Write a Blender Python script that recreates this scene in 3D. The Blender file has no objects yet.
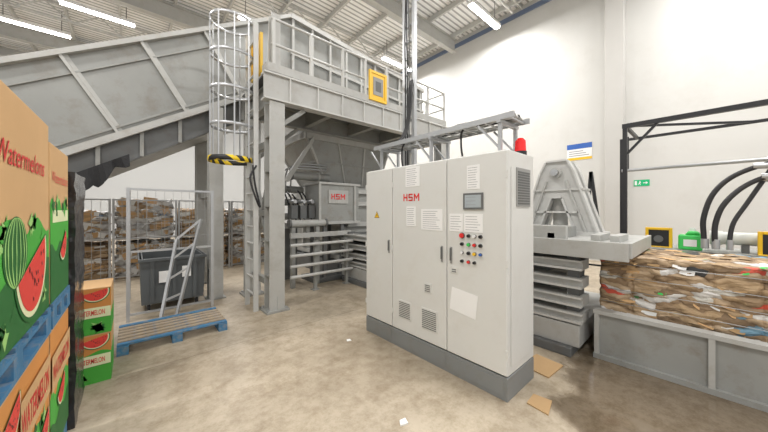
import bpy, math, random
from mathutils import Vector, Matrix, noise
random.seed(7)
SC=bpy.context.scene
COL=SC.collection
ORG={}
# ------------------------------------------------------------ materials
def nd(nt,t,**k):
    n=nt.nodes.new(t)
    for a,b in k.items(): setattr(n,a,b)
    return n
def mat(name,col,rough=.5,metal=0.,var=.08,scale=3.,bump=0.,bscale=40.,dirt=None,dirtamt=.5,emit=0.,alpha=None):
    m=bpy.data.materials.new(name); m.use_nodes=True; nt=m.node_tree; b=nt.nodes['Principled BSDF']
    b.inputs['Roughness'].default_value=rough; b.inputs['Metallic'].default_value=metal
    tc=nd(nt,'ShaderNodeTexCoord')
    n=nd(nt,'ShaderNodeTexNoise'); n.inputs['Scale'].default_value=scale; n.inputs['Detail'].default_value=5
    nt.links.new(tc.outputs['Object'],n.inputs['Vector'])
    mx=nd(nt,'ShaderNodeMix',data_type='RGBA')
    mx.inputs[6].default_value=(*[max(0,c*(1-var)) for c in col],1); mx.inputs[7].default_value=(*[min(1,c*(1+var)) for c in col],1)
    nt.links.new(n.outputs['Fac'],mx.inputs[0]); out=mx.outputs[2]
    if dirt:
        n2=nd(nt,'ShaderNodeTexNoise'); n2.inputs['Scale'].default_value=scale*1.7; n2.inputs['Detail'].default_value=8; n2.inputs['Roughness'].default_value=.7
        nt.links.new(tc.outputs['Object'],n2.inputs['Vector'])
        r=nd(nt,'ShaderNodeValToRGB'); r.color_ramp.elements[0].position=.5; r.color_ramp.elements[1].position=.75
        r.color_ramp.elements[1].color=(dirtamt,)*3+(1,)
        nt.links.new(n2.outputs['Fac'],r.inputs[0])
        m2=nd(nt,'ShaderNodeMix',data_type='RGBA'); nt.links.new(r.outputs[0],m2.inputs[0]); nt.links.new(out,m2.inputs[6]); m2.inputs[7].default_value=(*dirt,1); out=m2.outputs[2]
    nt.links.new(out,b.inputs['Base Color'])
    if bump:
        n3=nd(nt,'ShaderNodeTexNoise'); n3.inputs['Scale'].default_value=bscale; nt.links.new(tc.outputs['Object'],n3.inputs['Vector'])
        bp=nd(nt,'ShaderNodeBump'); bp.inputs['Strength'].default_value=bump; bp.inputs['Distance'].default_value=.02
        nt.links.new(n3.outputs['Fac'],bp.inputs['Height']); nt.links.new(bp.outputs[0],b.inputs['Normal'])
    if emit:
        b.inputs['Emission Color'].default_value=(*col,1); b.inputs['Emission Strength'].default_value=emit
    return m
M={}
M['cab']=mat('cabinet_paint',(.68,.68,.655),.4,var=.03,scale=2,dirt=(.52,.47,.4),dirtamt=.22)
M['plinth']=mat('plinth_grey',(.22,.23,.23),.5,dirt=(.2,.17,.13))
M['steel']=mat('machine_grey_paint',(.31,.315,.30),.45,var=.16,dirt=(.20,.16,.11),dirtamt=.55)
M['steel2']=mat('machine_light_grey',(.45,.45,.43),.45,var=.1,dirt=(.30,.26,.2),dirtamt=.45)
M['steel3']=mat('yoke_light_grey',(.56,.56,.54),.45,var=.06,dirt=(.4,.36,.3),dirtamt=.35)
M['steeld']=mat('machine_dark_grey',(.13,.135,.135),.5,var=.2,dirt=(.10,.08,.06))
M['panel']=mat('conveyor_sheet',(.30,.305,.29),.45,metal=.2,var=.22,scale=1.4,dirt=(.19,.155,.11),dirtamt=.6,bump=.12,bscale=5)
M['galv']=mat('galvanised_steel',(.48,.49,.5),.38,metal=.6,var=.12,scale=8)
M['black']=mat('black_paint',(.018,.018,.02),.4,var=.3)
M['rubber']=mat('black_rubber',(.025,.025,.027),.5,var=.3)
M['yellow']=mat('safety_yellow',(.85,.52,.02),.4)
M['red']=mat('red_print',(.72,.03,.03),.45)
M['redlens']=mat('red_lens',(.75,.02,.02),.15,emit=.25)
M['white']=mat('white_paper',(.85,.85,.84),.6,var=.02)
M['ink']=mat('grey_ink',(.3,.3,.32),.7)
M['blue']=mat('blue_print',(.03,.12,.45),.5)
M['eave']=mat('eave_trim_blue_grey',(.16,.21,.32),.5)
M['bluep']=mat('blue_pallet_paint',(.05,.18,.34),.75,var=.35,scale=5,dirt=(.33,.29,.23),dirtamt=.9)
M['wood']=mat('pallet_wood',(.34,.27,.19),.8,var=.3,scale=7,bump=.2,dirt=(.07,.18,.32),dirtamt=.8)
M['kraft']=mat('kraft_cardboard',(.62,.39,.19),.8,var=.06,scale=5)
M['kraft2']=mat('kraft_dark_cardboard',(.46,.30,.15),.85,var=.1,scale=5)  # darker brown cardboard for bale flakes and floor scraps
M['orange']=mat('orange_brown_print',(.66,.28,.07),.7,var=.08)
M['green']=mat('green_print',(.07,.42,.05),.6,var=.1)
M['dgreen']=mat('dark_green_print',(.02,.15,.03),.6)
M['lgreen']=mat('light_green_print',(.35,.65,.2),.6)
M['flesh']=mat('melon_red_print',(.76,.06,.045),.6,var=.08,scale=20)
M['rind']=mat('melon_rind_print',(.78,.82,.52),.6)
M['wrap']=mat('black_stretch_film',(.025,.025,.028),.22,var=.4,scale=5,bump=.9,bscale=9)
M['bin']=mat('dark_grey_plastic',(.095,.105,.11),.5,var=.15)
M['screen']=mat('screen_glass',(.4,.45,.48),.15,var=.1,scale=12)
M['greenplastic']=mat('green_plastic',(.06,.6,.12),.35)
M['pipew']=mat('white_plastic_pipe',(.75,.77,.72),.35)
M['exitg']=mat('exit_green',(.0,.42,.16),.4,emit=.15)
M['concol']=mat('concrete_column_paint',(.53,.52,.495),.8,var=.04)
M['fabric']=mat('black_torn_fabric',(.02,.02,.022),.8,bump=.3)
M['grate']=mat('vent_grille_grey',(.30,.30,.29),.5)

def lampmat():
    m=bpy.data.materials.new('lamp_glow'); m.use_nodes=True; b=m.node_tree.nodes['Principled BSDF']
    b.inputs['Base Color'].default_value=(1,1,1,1); b.inputs['Emission Color'].default_value=(1,.98,.95,1); b.inputs['Emission Strength'].default_value=12
    return m
M['glow']=lampmat()
def hazmat():
    m=bpy.data.materials.new('hazard_stripes'); m.use_nodes=True; nt=m.node_tree; b=nt.nodes['Principled BSDF']
    tc=nd(nt,'ShaderNodeTexCoord'); w=nd(nt,'ShaderNodeTexWave',bands_direction='DIAGONAL'); w.inputs['Scale'].default_value=3.2
    nt.links.new(tc.outputs['Object'],w.inputs['Vector'])
    r=nd(nt,'ShaderNodeValToRGB'); r.color_ramp.interpolation='CONSTANT'; r.color_ramp.elements[0].color=(.02,.02,.02,1); r.color_ramp.elements[1].position=.5; r.color_ramp.elements[1].color=(.85,.6,.02,1)
    nt.links.new(w.outputs['Fac'],r.inputs[0]); nt.links.new(r.outputs[0],b.inputs['Base Color']); return m
M['haz']=hazmat()
def floormat():
    m=bpy.data.materials.new('worn_concrete'); m.use_nodes=True; nt=m.node_tree; b=nt.nodes['Principled BSDF']; L=nt.links.new
    tc=nd(nt,'ShaderNodeTexCoord')
    n=nd(nt,'ShaderNodeTexNoise'); n.inputs['Scale'].default_value=.6; n.inputs['Detail'].default_value=10; n.inputs['Roughness'].default_value=.64; L(tc.outputs['Object'],n.inputs['Vector'])
    r=nd(nt,'ShaderNodeValToRGB'); e=r.color_ramp.elements
    e[0].position=.28; e[0].color=(.29,.235,.165,1); e[1].position=.7; e[1].color=(.59,.515,.40,1)
    x=e.new(.5); x.color=(.47,.40,.305,1)
    L(n.outputs['Fac'],r.inputs[0])
    n2=nd(nt,'ShaderNodeTexNoise'); n2.inputs['Scale'].default_value=4.5; n2.inputs['Detail'].default_value=14; n2.inputs['Roughness'].default_value=.82; L(tc.outputs['Object'],n2.inputs['Vector'])
    r2=nd(nt,'ShaderNodeValToRGB'); r2.color_ramp.elements[0].position=.38; r2.color_ramp.elements[0].color=(.66,.62,.56,1); r2.color_ramp.elements[1].position=.56
    L(n2.outputs['Fac'],r2.inputs[0])
    mu=nd(nt,'ShaderNodeMix',data_type='RGBA',blend_type='MULTIPLY'); mu.inputs[0].default_value=1; L(r.outputs[0],mu.inputs[6]); L(r2.outputs[0],mu.inputs[7])
    sub=nd(nt,'ShaderNodeVectorMath',operation='DISTANCE'); L(tc.outputs['Object'],sub.inputs[0]); sub.inputs[1].default_value=(3.25,0.0,0)
    n3=nd(nt,'ShaderNodeTexNoise'); n3.inputs['Scale'].default_value=1.8; n3.inputs['Detail'].default_value=4; L(tc.outputs['Object'],n3.inputs['Vector'])
    ma=nd(nt,'ShaderNodeMath',operation='MULTIPLY_ADD'); L(n3.outputs['Fac'],ma.inputs[0]); ma.inputs[1].default_value=1.3; L(sub.outputs['Value'],ma.inputs[2])
    r3=nd(nt,'ShaderNodeValToRGB'); r3.color_ramp.elements[0].position=.56; r3.color_ramp.elements[0].color=(1,1,1,1); r3.color_ramp.elements[1].position=.63; r3.color_ramp.elements[1].color=(0,0,0,1)
    mh=nd(nt,'ShaderNodeMath',operation='MULTIPLY'); mh.inputs[1].default_value=.37; L(ma.outputs[0],mh.inputs[0]); L(mh.outputs[0],r3.inputs[0])
    wet=nd(nt,'ShaderNodeMix',data_type='RGBA',blend_type='MULTIPLY'); L(r3.outputs[0],wet.inputs[0]); L(mu.outputs[2],wet.inputs[6]); wet.inputs[7].default_value=(.40,.37,.34,1)
    sp=nd(nt,'ShaderNodeSeparateXYZ'); L(tc.outputs['Object'],sp.inputs[0])
    outc=wet.outputs[2]
    for ax,off in (('Y',3.72),):
        a=nd(nt,'ShaderNodeMath',operation='SUBTRACT'); L(sp.outputs[ax],a.inputs[0]); a.inputs[1].default_value=off-60
        bb=nd(nt,'ShaderNodeMath',operation='MODULO'); L(a.outputs[0],bb.inputs[0]); bb.inputs[1].default_value=6
        c=nd(nt,'ShaderNodeMath',operation='LESS_THAN'); L(bb.outputs[0],c.inputs[0]); c.inputs[1].default_value=.014
        d=nd(nt,'ShaderNodeMath',operation='MULTIPLY'); L(c.outputs[0],d.inputs[0]); d.inputs[1].default_value=.5
        mj=nd(nt,'ShaderNodeMix',data_type='RGBA'); L(d.outputs[0],mj.inputs[0]); L(outc,mj.inputs[6]); mj.inputs[7].default_value=(.18,.14,.10,1); outc=mj.outputs[2]
    L(outc,b.inputs['Base Color'])
    rr=nd(nt,'ShaderNodeMapRange'); L(r3.outputs[0],rr.inputs[0]); rr.inputs[3].default_value=.42; rr.inputs[4].default_value=.08
    L(rr.outputs[0],b.inputs['Roughness'])
    return m
M['floor']=floormat()
def ceilmat():
    m=bpy.data.materials.new('corrugated_roof_sheet'); m.use_nodes=True; nt=m.node_tree; b=nt.nodes['Principled BSDF']; L=nt.links.new
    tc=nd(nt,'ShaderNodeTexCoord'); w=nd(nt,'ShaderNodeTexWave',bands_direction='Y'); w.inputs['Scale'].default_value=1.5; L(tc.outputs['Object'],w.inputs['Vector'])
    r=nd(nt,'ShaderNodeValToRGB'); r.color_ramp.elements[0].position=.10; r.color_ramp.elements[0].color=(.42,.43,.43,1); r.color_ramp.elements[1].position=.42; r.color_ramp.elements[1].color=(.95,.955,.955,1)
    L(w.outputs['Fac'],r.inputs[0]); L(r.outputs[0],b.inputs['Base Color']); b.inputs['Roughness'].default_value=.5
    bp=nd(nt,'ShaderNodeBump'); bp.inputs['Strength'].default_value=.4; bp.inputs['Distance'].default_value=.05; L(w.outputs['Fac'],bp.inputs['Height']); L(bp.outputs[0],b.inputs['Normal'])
    return m
M['ceil']=ceilmat()
M['wall']=mat('painted_concrete_wall',(.64,.635,.61),.85,var=.07,scale=.5,dirt=(.54,.52,.48),dirtamt=.5)
M['wallb']=mat('painted_back_wall',(.50,.51,.51),.85,var=.05,scale=.5)
def balemat(name,ramp,sc=(2.6,2.6,17)):
    m=bpy.data.materials.new(name); m.use_nodes=True; nt=m.node_tree; b=nt.nodes['Principled BSDF']; L=nt.links.new
    tc=nd(nt,'ShaderNodeTexCoord'); n=nd(nt,'ShaderNodeTexNoise'); n.inputs['Scale'].default_value=5; n.inputs['Detail'].default_value=5; L(tc.outputs['Object'],n.inputs['Vector'])
    mm=nd(nt,'ShaderNodeVectorMath',operation='MULTIPLY_ADD'); L(n.outputs['Color'],mm.inputs[0]); mm.inputs[1].default_value=(.26,.26,.16); L(tc.outputs['Object'],mm.inputs[2])
    mp=nd(nt,'ShaderNodeMapping'); mp.inputs['Scale'].default_value=sc; L(mm.outputs[0],mp.inputs[0])
    v=nd(nt,'ShaderNodeTexVoronoi'); v.inputs['Scale'].default_value=1.6; L(mp.outputs[0],v.inputs['Vector'])
    s=nd(nt,'ShaderNodeSeparateColor'); L(v.outputs['Color'],s.inputs[0])
    r=nd(nt,'ShaderNodeValToRGB'); r.color_ramp.interpolation='CONSTANT'
    e=r.color_ramp.elements
    e[0].position=0; e[0].color=(*ramp[0][1],1); e[1].position=ramp[1][0]; e[1].color=(*ramp[1][1],1)
    for p,c in ramp[2:]:
        x=e.new(p); x.color=(*c,1)
    L(s.outputs[0],r.inputs[0])
    r2=nd(nt,'ShaderNodeValToRGB'); r2.color_ramp.elements[0].position=0; r2.color_ramp.elements[1].color=(.3,.25,.2,1); r2.color_ramp.elements[0].color=(1,1,1,1); r2.color_ramp.elements[0].position=.45; r2.color_ramp.elements[1].position=.95
    L(v.outputs['Distance'],r2.inputs[0])
    mu=nd(nt,'ShaderNodeMix',data_type='RGBA',blend_type='MULTIPLY'); mu.inputs[0].default_value=1; L(r.outputs[0],mu.inputs[6]); L(r2.outputs[0],mu.inputs[7]); L(mu.outputs[2],b.inputs['Base Color'])
    bp=nd(nt,'ShaderNodeBump'); bp.inputs['Strength'].default_value=.9; bp.inputs['Distance'].default_value=.03; bp.invert=True; L(v.outputs['Distance'],bp.inputs['Height']); L(bp.outputs[0],b.inputs['Normal'])
    b.inputs['Roughness'].default_value=.7
    return m
k1=(.44,.31,.18);k2=(.34,.235,.14);k3=(.54,.40,.26);W_=(.72,.70,.67)
M['bale']=balemat('pressed_cardboard_mix',[(0,k1),(.20,k2),(.34,k3),(.50,W_),(.60,(.25,.17,.10)),(.66,k1),(.76,(.10,.38,.13)),(.79,(.68,.66,.6)),(.875,(.2,.36,.48)),(.895,(.62,.10,.06)),(.925,(.05,.05,.05)),(.95,k3)],sc=(3.6,3.6,11.5))
M['balebrown']=balemat('pressed_brown_cardboard',[(0,k1),(.25,k2),(.42,k3),(.66,(.27,.18,.11)),(.76,(.70,.66,.58)),(.9,k1)],sc=(1.8,1.8,7))
M['balewhite']=balemat('pressed_paper_and_film',[(0,(.72,.72,.72)),(.25,(.5,.5,.5)),(.42,k3),(.6,(.8,.8,.8)),(.75,(.2,.35,.55)),(.8,(.42,.42,.42)),(.92,k1)],sc=(2.4,2.4,6))

# ------------------------------------------------------------ mesh builder
class MB:
    def __init__(s): s.v=[];s.f=[];s.mi=[];s.sm=[];s.mats=[];s.g=[];s.cur=0;s.lock=0
    def ng(s):
        if not s.lock: s.cur+=1
    def add(s,vs,fs,m,smooth=False):
        if isinstance(m,str): m=M[m]
        if m not in s.mats: s.mats.append(m)
        k=s.mats.index(m); o=len(s.v)
        s.v+= [Vector(v) for v in vs]
        for f in fs: s.f.append([i+o for i in f]); s.mi.append(k); s.sm.append(smooth); s.g.append(s.cur)
        return s
    def box(s,x0,x1,y0,y1,z0,z1,m):
        s.ng()
        v=[(x0,y0,z0),(x1,y0,z0),(x1,y1,z0),(x0,y1,z0),(x0,y0,z1),(x1,y0,z1),(x1,y1,z1),(x0,y1,z1)]
        return s.add(v,[(0,3,2,1),(4,5,6,7),(0,1,5,4),(1,2,6,5),(2,3,7,6),(3,0,4,7)],m)
    def frame(s,a,b,up):
        a=Vector(a);b=Vector(b);d=(b-a).normalized();up=Vector(up)
        if abs(d.dot(up))>.98: up=Vector((0,1,0)) if abs(d.y)<.9 else Vector((1,0,0))
        sd=d.cross(up).normalized(); u=sd.cross(d).normalized(); return a,b,d,sd,u
    def beam(s,a,b,w,h,m,up=(0,0,1)):
        s.ng()
        a,b,d,sd,u=s.frame(a,b,up); v=[]
        for p in (a,b):
            for i,j in ((-1,-1),(1,-1),(1,1),(-1,1)): v.append(p+sd*(i*w/2)+u*(j*h/2))
        return s.add(v,[(0,1,2,3),(7,6,5,4),(0,4,5,1),(1,5,6,2),(2,6,7,3),(3,7,4,0)],m)
    def ibeam(s,a,b,w,h,m,up=(0,0,1),t=.02):
        s.ng(); s.lock+=1
        a_,b_,d,sd,u=s.frame(a,b,up)
        s.beam(a_+u*(h/2-t/2),b_+u*(h/2-t/2),w,t,m,u); s.beam(a_-u*(h/2-t/2),b_-u*(h/2-t/2),w,t,m,u); s.beam(a_,b_,t,h-2*t,m,u); s.lock-=1; return s
    def cyl(s,a,b,r,m,r2=None,n=14):
        s.ng()
        a,b,d,sd,u=s.frame(a,b,(0,0,1)); r2=r if r2 is None else r2; v=[]
        for p,q in ((a,r),(b,r2)):
            for i in range(n):
                t=2*math.pi*i/n; v.append(p+sd*(math.cos(t)*q)+u*(math.sin(t)*q))
        s.add(v,[(i,(i+1)%n,n+(i+1)%n,n+i) for i in range(n)],m,True)
        s.add(v[:n],[tuple(range(n))[::-1]],m); s.add(v[n:],[tuple(range(n))],m); return s
    def tube(s,pts,r,m,n=8,flat=None):
        s.ng()
        P=[Vector(p) for p in pts]; v=[];N=len(P)
        for k,p in enumerate(P):
            d=(P[min(k+1,N-1)]-P[max(k-1,0)]).normalized(); up=Vector((0,0,1)) if abs(d.z)<.95 else Vector((0,1,0))
            sd=d.cross(up).normalized(); u=sd.cross(d).normalized()
            for i in range(n):
                t=2*math.pi*i/n; v.append(p+sd*(math.cos(t)*r)+u*(math.sin(t)*(flat or r)))
        f=[]
        for k in range(N-1):
            for i in range(n): f.append((k*n+i,k*n+(i+1)%n,(k+1)*n+(i+1)%n,(k+1)*n+i))
        f.append(tuple(range(n))[::-1]); f.append(tuple(range((N-1)*n,N*n)))
        return s.add(v,f,m,True)
    def hose(s,pts,r,m,n=10,sub=5):
        P=[Vector(p) for p in pts]; P=[P[0]*2-P[1]]+P+[P[-1]*2-P[-2]]; out=[]
        for i in range(1,len(P)-2):
            for k in range(sub):
                t=k/sub; a,b,c,d=P[i-1],P[i],P[i+1],P[i+2]
                out.append(.5*((2*b)+(c-a)*t+(2*a-5*b+4*c-d)*t*t+(3*b-a-3*c+d)*t**3))
        out.append(P[-2])
        s.ng(); v=[]; N=len(out); up=None
        for k,p in enumerate(out):
            d=(out[min(k+1,N-1)]-out[max(k-1,0)]).normalized()
            if up is None: up=Vector((1,0,0)) if abs(d.x)<.9 else Vector((0,1,0))
            sd=d.cross(up).normalized(); up=sd.cross(d).normalized()
            for i in range(n):
                t=2*math.pi*i/n; v.append(p+sd*(math.cos(t)*r)+up*(math.sin(t)*r))
        f=[(k*n+i,k*n+(i+1)%n,(k+1)*n+(i+1)%n,(k+1)*n+i) for k in range(N-1) for i in range(n)]
        f.append(tuple(range(n))[::-1]); f.append(tuple(range((N-1)*n,N*n)))
        return s.add(v,f,m,True)
    def prism(s,pts,O,R,U,depth,m,off=0.):
        s.ng()
        O=Vector(O);R=Vector(R);U=Vector(U);N=R.cross(U).normalized(); n=len(pts)
        a=[O+R*p[0]+U*p[1]+N*off for p in pts]; b=[p+N*depth for p in a]
        return s.add(a+b,[tuple(range(n))[::-1],tuple(range(n,2*n))]+[(i,(i+1)%n,n+(i+1)%n,n+i) for i in range(n)],m)
    def flat(s,pts,O,R,U,m,off=.001):
        O=Vector(O);R=Vector(R);U=Vector(U);N=R.cross(U).normalized()
        return s.add([O+R*p[0]+U*p[1]+N*off for p in pts],[tuple(range(len(pts)))],m)
    def text(s,t,O,R,U,size,m,off=.002,bold=0.,shear=0.,sx=1.,align='LEFT'):
        c=bpy.data.curves.new('t','FONT'); c.body=t; c.size=size; c.offset=bold; c.shear=shear; c.align_x=align; c.resolution_u=3
        o=bpy.data.objects.new('t',c); COL.objects.link(o); bpy.context.view_layer.update()
        me=bpy.data.meshes.new_from_object(o.evaluated_get(bpy.context.evaluated_depsgraph_get()))
        O=Vector(O);R=Vector(R);U=Vector(U);N=R.cross(U).normalized()
        s.add([O+R*(v.co.x*sx)+U*v.co.y+N*off for v in me.vertices],[tuple(p.vertices) for p in me.polygons],m)
        bpy.data.objects.remove(o); bpy.data.curves.remove(c); bpy.data.meshes.remove(me); return s
    def hsm(s,O,R,U,h,m,off=.004):
        O=Vector(O);R=Vector(R); t=.2*h; w=.78*h
        F=lambda pts,dx: s.flat([(p[0]+dx,p[1]) for p in pts],O,R,U,m,off)
        rc=lambda a,b,c,d:[(a,b),(c,b),(c,d),(a,d)]
        F(rc(0,0,t,h),0); F(rc(w-t,0,w,h),0); F(rc(t,.4*h,w-t,.6*h),0)
        d=w+.2*h; F(rc(0,0,w-.04*h,t),d); F(rc(.04*h,.4*h,w-.04*h,.6*h),d); F(rc(.04*h,h-t,w,h),d); F(rc(0,.44*h,t,h-.04*h),d); F(rc(w-t,.04*h,w,.56*h),d)
        d=2*(w+.2*h); W=.98*h; F(rc(0,0,t,h),d); F(rc(W-t,0,W,h),d); F([(t,h),(t,.68*h),(W/2,.22*h),(W/2,.55*h)],d); F([(W-t,h),(W/2,.55*h),(W/2,.22*h),(W-t,.68*h)],d)
        return s
    def split(s,name,parent,**k):
        out=[]
        for gid in sorted(set(s.g)):
            q=MB(); mp={}
            for f,mi,sm,g in zip(s.f,s.mi,s.sm,s.g):
                if g!=gid: continue
                for i in f:
                    if i not in mp: mp[i]=len(q.v); q.v.append(s.v[i])
                m=s.mats[mi]
                if m not in q.mats: q.mats.append(m)
                q.f.append([mp[i] for i in f]); q.mi.append(q.mats.index(m)); q.sm.append(sm); q.g.append(0)
            out.append(q.obj(name,parent,**k))
        return out
    def obj(s,name,parent=None,bevel=0.,origin=None,label=None,category=None,group=None,kind=None):
        if not s.v: return None
        mn=[min(v[i] for v in s.v) for i in range(3)]; mx=[max(v[i] for v in s.v) for i in range(3)]
        c=Vector(((mn[0]+mx[0])/2,(mn[1]+mx[1])/2,mn[2])) if parent is None else Vector([(mn[i]+mx[i])/2 for i in range(3)])
        if origin is not None: c=Vector(origin)
        me=bpy.data.meshes.new(name); me.from_pydata([tuple(v-c) for v in s.v],[],s.f)
        for m in s.mats: me.materials.append(m)
        for p,k,q in zip(me.polygons,s.mi,s.sm): p.material_index=k; p.use_smooth=q
        me.update()
        o=bpy.data.objects.new(name,me); COL.objects.link(o); ORG[o]=c
        if parent is not None: o.parent=parent; o.location=c-ORG[parent]
        else: o.location=c
        if bevel:
            b=o.modifiers.new('bevel','BEVEL'); b.width=bevel; b.segments=2; b.limit_method='ANGLE'; b.angle_limit=.7
        tag(o,label,category,group,kind); return o
def tag(o,label=None,category=None,group=None,kind=None):
    for k,v in (('label',label),('category',category),('group',group),('kind',kind)):
        if v: o[k]=v
def thing(name,loc,label,category,group=None):
    e=bpy.data.objects.new(name,None); e.empty_display_size=.2; e.location=loc; COL.objects.link(e); ORG[e]=Vector(loc); tag(e,label,category,group); return e
def dup(o,delta=(0,0,0),parent=None,rz=0,label=None):
    c=o.copy(); COL.objects.link(c)
    if parent is not None: c.parent=parent
    else:
        c.location=o.location+Vector(delta); c.rotation_euler.z+=rz
    ORG[c]=ORG[o]+Vector(delta)
    for ch in list(o.children): dup(ch,delta,c)
    if label: c['label']=label
    return c
X=Vector((1,0,0));Y=Vector((0,1,0));Z=Vector((0,0,1))
def arc(cx,cy,rx,ry,a0,a1,n=24): return [(cx+rx*math.cos(math.radians(a0+(a1-a0)*i/n)),cy+ry*math.sin(math.radians(a0+(a1-a0)*i/n))) for i in range(n+1)]
def rect(x0,y0,x1,y1): return [(x0,y0),(x1,y0),(x1,y1),(x0,y1)]

# ------------------------------------------------------------ setting
WX=11.0; WY=22.0; CH=9.3
MB().box(-14,WX+.3,-7,WY+.3,-.2,0,'floor').obj('floor',origin=(0,0,0),kind='structure')
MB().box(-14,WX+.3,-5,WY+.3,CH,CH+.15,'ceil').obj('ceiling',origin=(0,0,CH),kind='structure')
MB().box(WX,WX+.3,-7,WY+.3,0,CH,'wall').obj('wall_right',kind='structure')
MB().box(-14,WX,WY,WY+.3,0,CH,'wallb').obj('wall_back',kind='structure')
MB().box(WX-.35,WX,1.62,2.06,0,CH,'concol').obj('trim_1',kind='structure',bevel=.01)
MB().box(WX-.06,WX,-5,WY,CH-.36,CH-.2,'eave').obj('trim_2',kind='structure')
p=MB().beam((WX-.55,-4.5,CH-.11),(WX-.55,WY-.05,CH-.11),.07,.2,'steel3').obj('roof_purlin',label='long grey steel purlin under the corrugated roof',category='roof beam',group='roof purlins')
for i in range(1,15): dup(p,(-1.55*i,0,0))
rb=MB()
rb.ibeam((-13.5,1.85,CH-.5),(WX-.36,1.85,CH-.5),.2,.56,'steel2',t=.03)
rb=rb.obj('roof_rafter',label='deep grey steel rafter spanning below the roof purlins',category='roof beam',group='roof rafters')
for i in range(1,4): dup(rb,(0,5.55*i,0))
tr_=thing('roof_truss',(-1.4,4.6,8.55),'light lattice steel truss below the roof','roof truss','roof trusses')
MB().box(-13.5,WX-.1,4.57,4.63,9.1,9.18,'steel3').obj('top_chord',tr_)
MB().box(-12.9,WX-.9,4.57,4.63,8.58,8.65,'steel3').obj('bottom_chord',tr_)
w_=MB()
xx=-12.9; k=0
while xx<WX-1.6:
    w_.beam((xx,4.6,8.6 if k%2==0 else 9.12),(xx+.7,4.6,9.12 if k%2==0 else 8.6),.04,.04,'steel3'); xx+=.7; k+=1
w_.obj('lattice_web',tr_)
for d_ in (5.55,11.1,16.65,8.6,14.2): dup(tr_,(0,d_,0))
# lamps
lp=thing('ceiling_lamp',(3.7,10.5,8.5),'long white fluorescent lamp hung under the roof','lamp','ceiling lamps')
MB().box(2.75,4.65,10.38,10.62,8.42,8.52,'white').obj('lamp_housing',lp,bevel=.01)
MB().box(2.78,4.62,10.42,10.58,8.37,8.42,'glow').obj('lamp_tube',lp)
h=MB()
for x in (3.0,4.4): h.cyl((x,10.5,8.52),(x,10.5,9.3),.012,'steeld',n=6)
h.split('hanger',lp)
lamps=[(3.7,10.9),(-2.8,16.6),(-.9,14.0),(9.3,9.6),(9.3,5.2),(3.7,16.3),(9.2,15.2),(3.7,5.3),(-2.0,9.0),(-2.5,3.2),(3.7,-1.5),(-2.5,-2.),(9.,-1.)]  # entries out of view are extra lamps, added to light the hall
for i,(x,y) in enumerate(lamps):
    if i: dup(lp,(x-3.7,y-10.5,0))
    l=bpy.data.lights.new('lamp_light','AREA'); l.shape='RECTANGLE'; l.size=1.8; l.size_y=.2; l.energy=235; l.color=(1,.98,.96)
    lo=bpy.data.objects.new('lamp_light',l); lo.location=(x,y,8.35); COL.objects.link(lo)
lp.location.y+=.4

# ------------------------------------------------------------ control cabinet
cx,cy0,cy1,dx=2.33,1.10,3.01,.55
cab=thing('control_cabinet',(cx+dx/2,(cy0+cy1)/2,0),'tall light grey three-door electrical control cabinet on a dark plinth','cabinet')
MB().box(cx+.02,cx+dx,cy0+.005,cy1-.005,.2,2.11,'cab').obj('body',cab,bevel=.008)
MB().box(cx+.0,cx+dx-.01,cy0,cy1,0,.195,'plinth').box(cx-.004,cx,cy0+.03,1.7,.03,.17,'plinth').box(cx-.004,cx,1.73,2.48,.03,.17,'plinth').box(cx-.004,cx,2.52,cy1-.03,.03,.17,'plinth').obj('plinth',cab,bevel=.006)
O=Vector((cx,0,0)); R=-Y
def onf(y,z): return Vector((cx,y,z))
def paper(y,z,w,h,par,rot=0,lines=True,m='white'):
    mb=MB(); c,s_=math.cos(rot),math.sin(rot); R2=R*c+Z*s_; U2=-R*s_+Z*c
    mb.prism(rect(-w/2,-h/2,w/2,h/2),(cx-.0025,y,z),R2,U2,.003,m)
    if lines:
        n=int(h/.022)
        for i in range(1,n): 
            ww=w*random.uniform(.3,.42); mb.flat(rect(-w*.42,h/2-i*h/n,-w*.42+ww*2,h/2-i*h/n-.004),(cx-.0025,y,z),R2,U2,'ink',off=.0035)
    return mb.obj('paper_notice',par,label='white printed sheet taped to the door')
for i,(a,b_) in enumerate(((2.505,cy1-.005),(1.715,2.495),(cy0+.005,1.705))):
    d=MB().box(cx-.002,cx+.02,a,b_,.21,2.10,'cab').obj('door',cab,bevel=.006)
    hy=(a+.05) if i<2 else (b_-.05)
    hb=MB().box(cx-.010,cx-.002,hy-.012,hy+.012,1.08,1.24,'grate').box(cx-.024,cx-.010,hy-.007,hy+.007,1.11,1.23,'steeld')
    hb.obj('handle',d,bevel=.003)
    hg=MB()
    for z in (.4,1.15,1.9): hg.box(cx-.006,cx-.002,(b_ if i<2 else a)-.012,(b_ if i<2 else a)+.012,z-.03,z+.03,'cab')
    hg.split('hinge',d)
paper(2.17,1.97,.21,.22,cab); paper(1.90,1.50,.28,.22,cab); paper(1.60,1.48,.15,.17,cab); paper(1.415,1.48,.19,.17,cab); paper(1.415,1.90,.13,.22,cab)
paper(1.52,.73,.28,.22,cab,rot=-.12,lines=False); paper(2.19,1.53,.14,.22,cab)
MB().hsm(onf(2.31,1.70),R,Z,.082,'red').obj('logo_lettering',cab,label='red letter logo HSM')
wt=MB(); wt.flat([(-.05,0),(.05,0),(0,.085)],onf(2.785,1.5),R,Z,'black',off=.004); wt.flat([(-.042,.005),(.042,.005),(0,.076)],onf(2.785,1.5),R,Z,'yellow',off=.005)
wt.flat([(-.004,.012),(.012,.035),(.002,.036),(.008,.06),(-.012,.032),(-.001,.031)],onf(2.785,1.5),R,Z,'black',off=.006); wt.obj('warning_sticker',cab,label='yellow triangular high voltage warning sticker')
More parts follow.
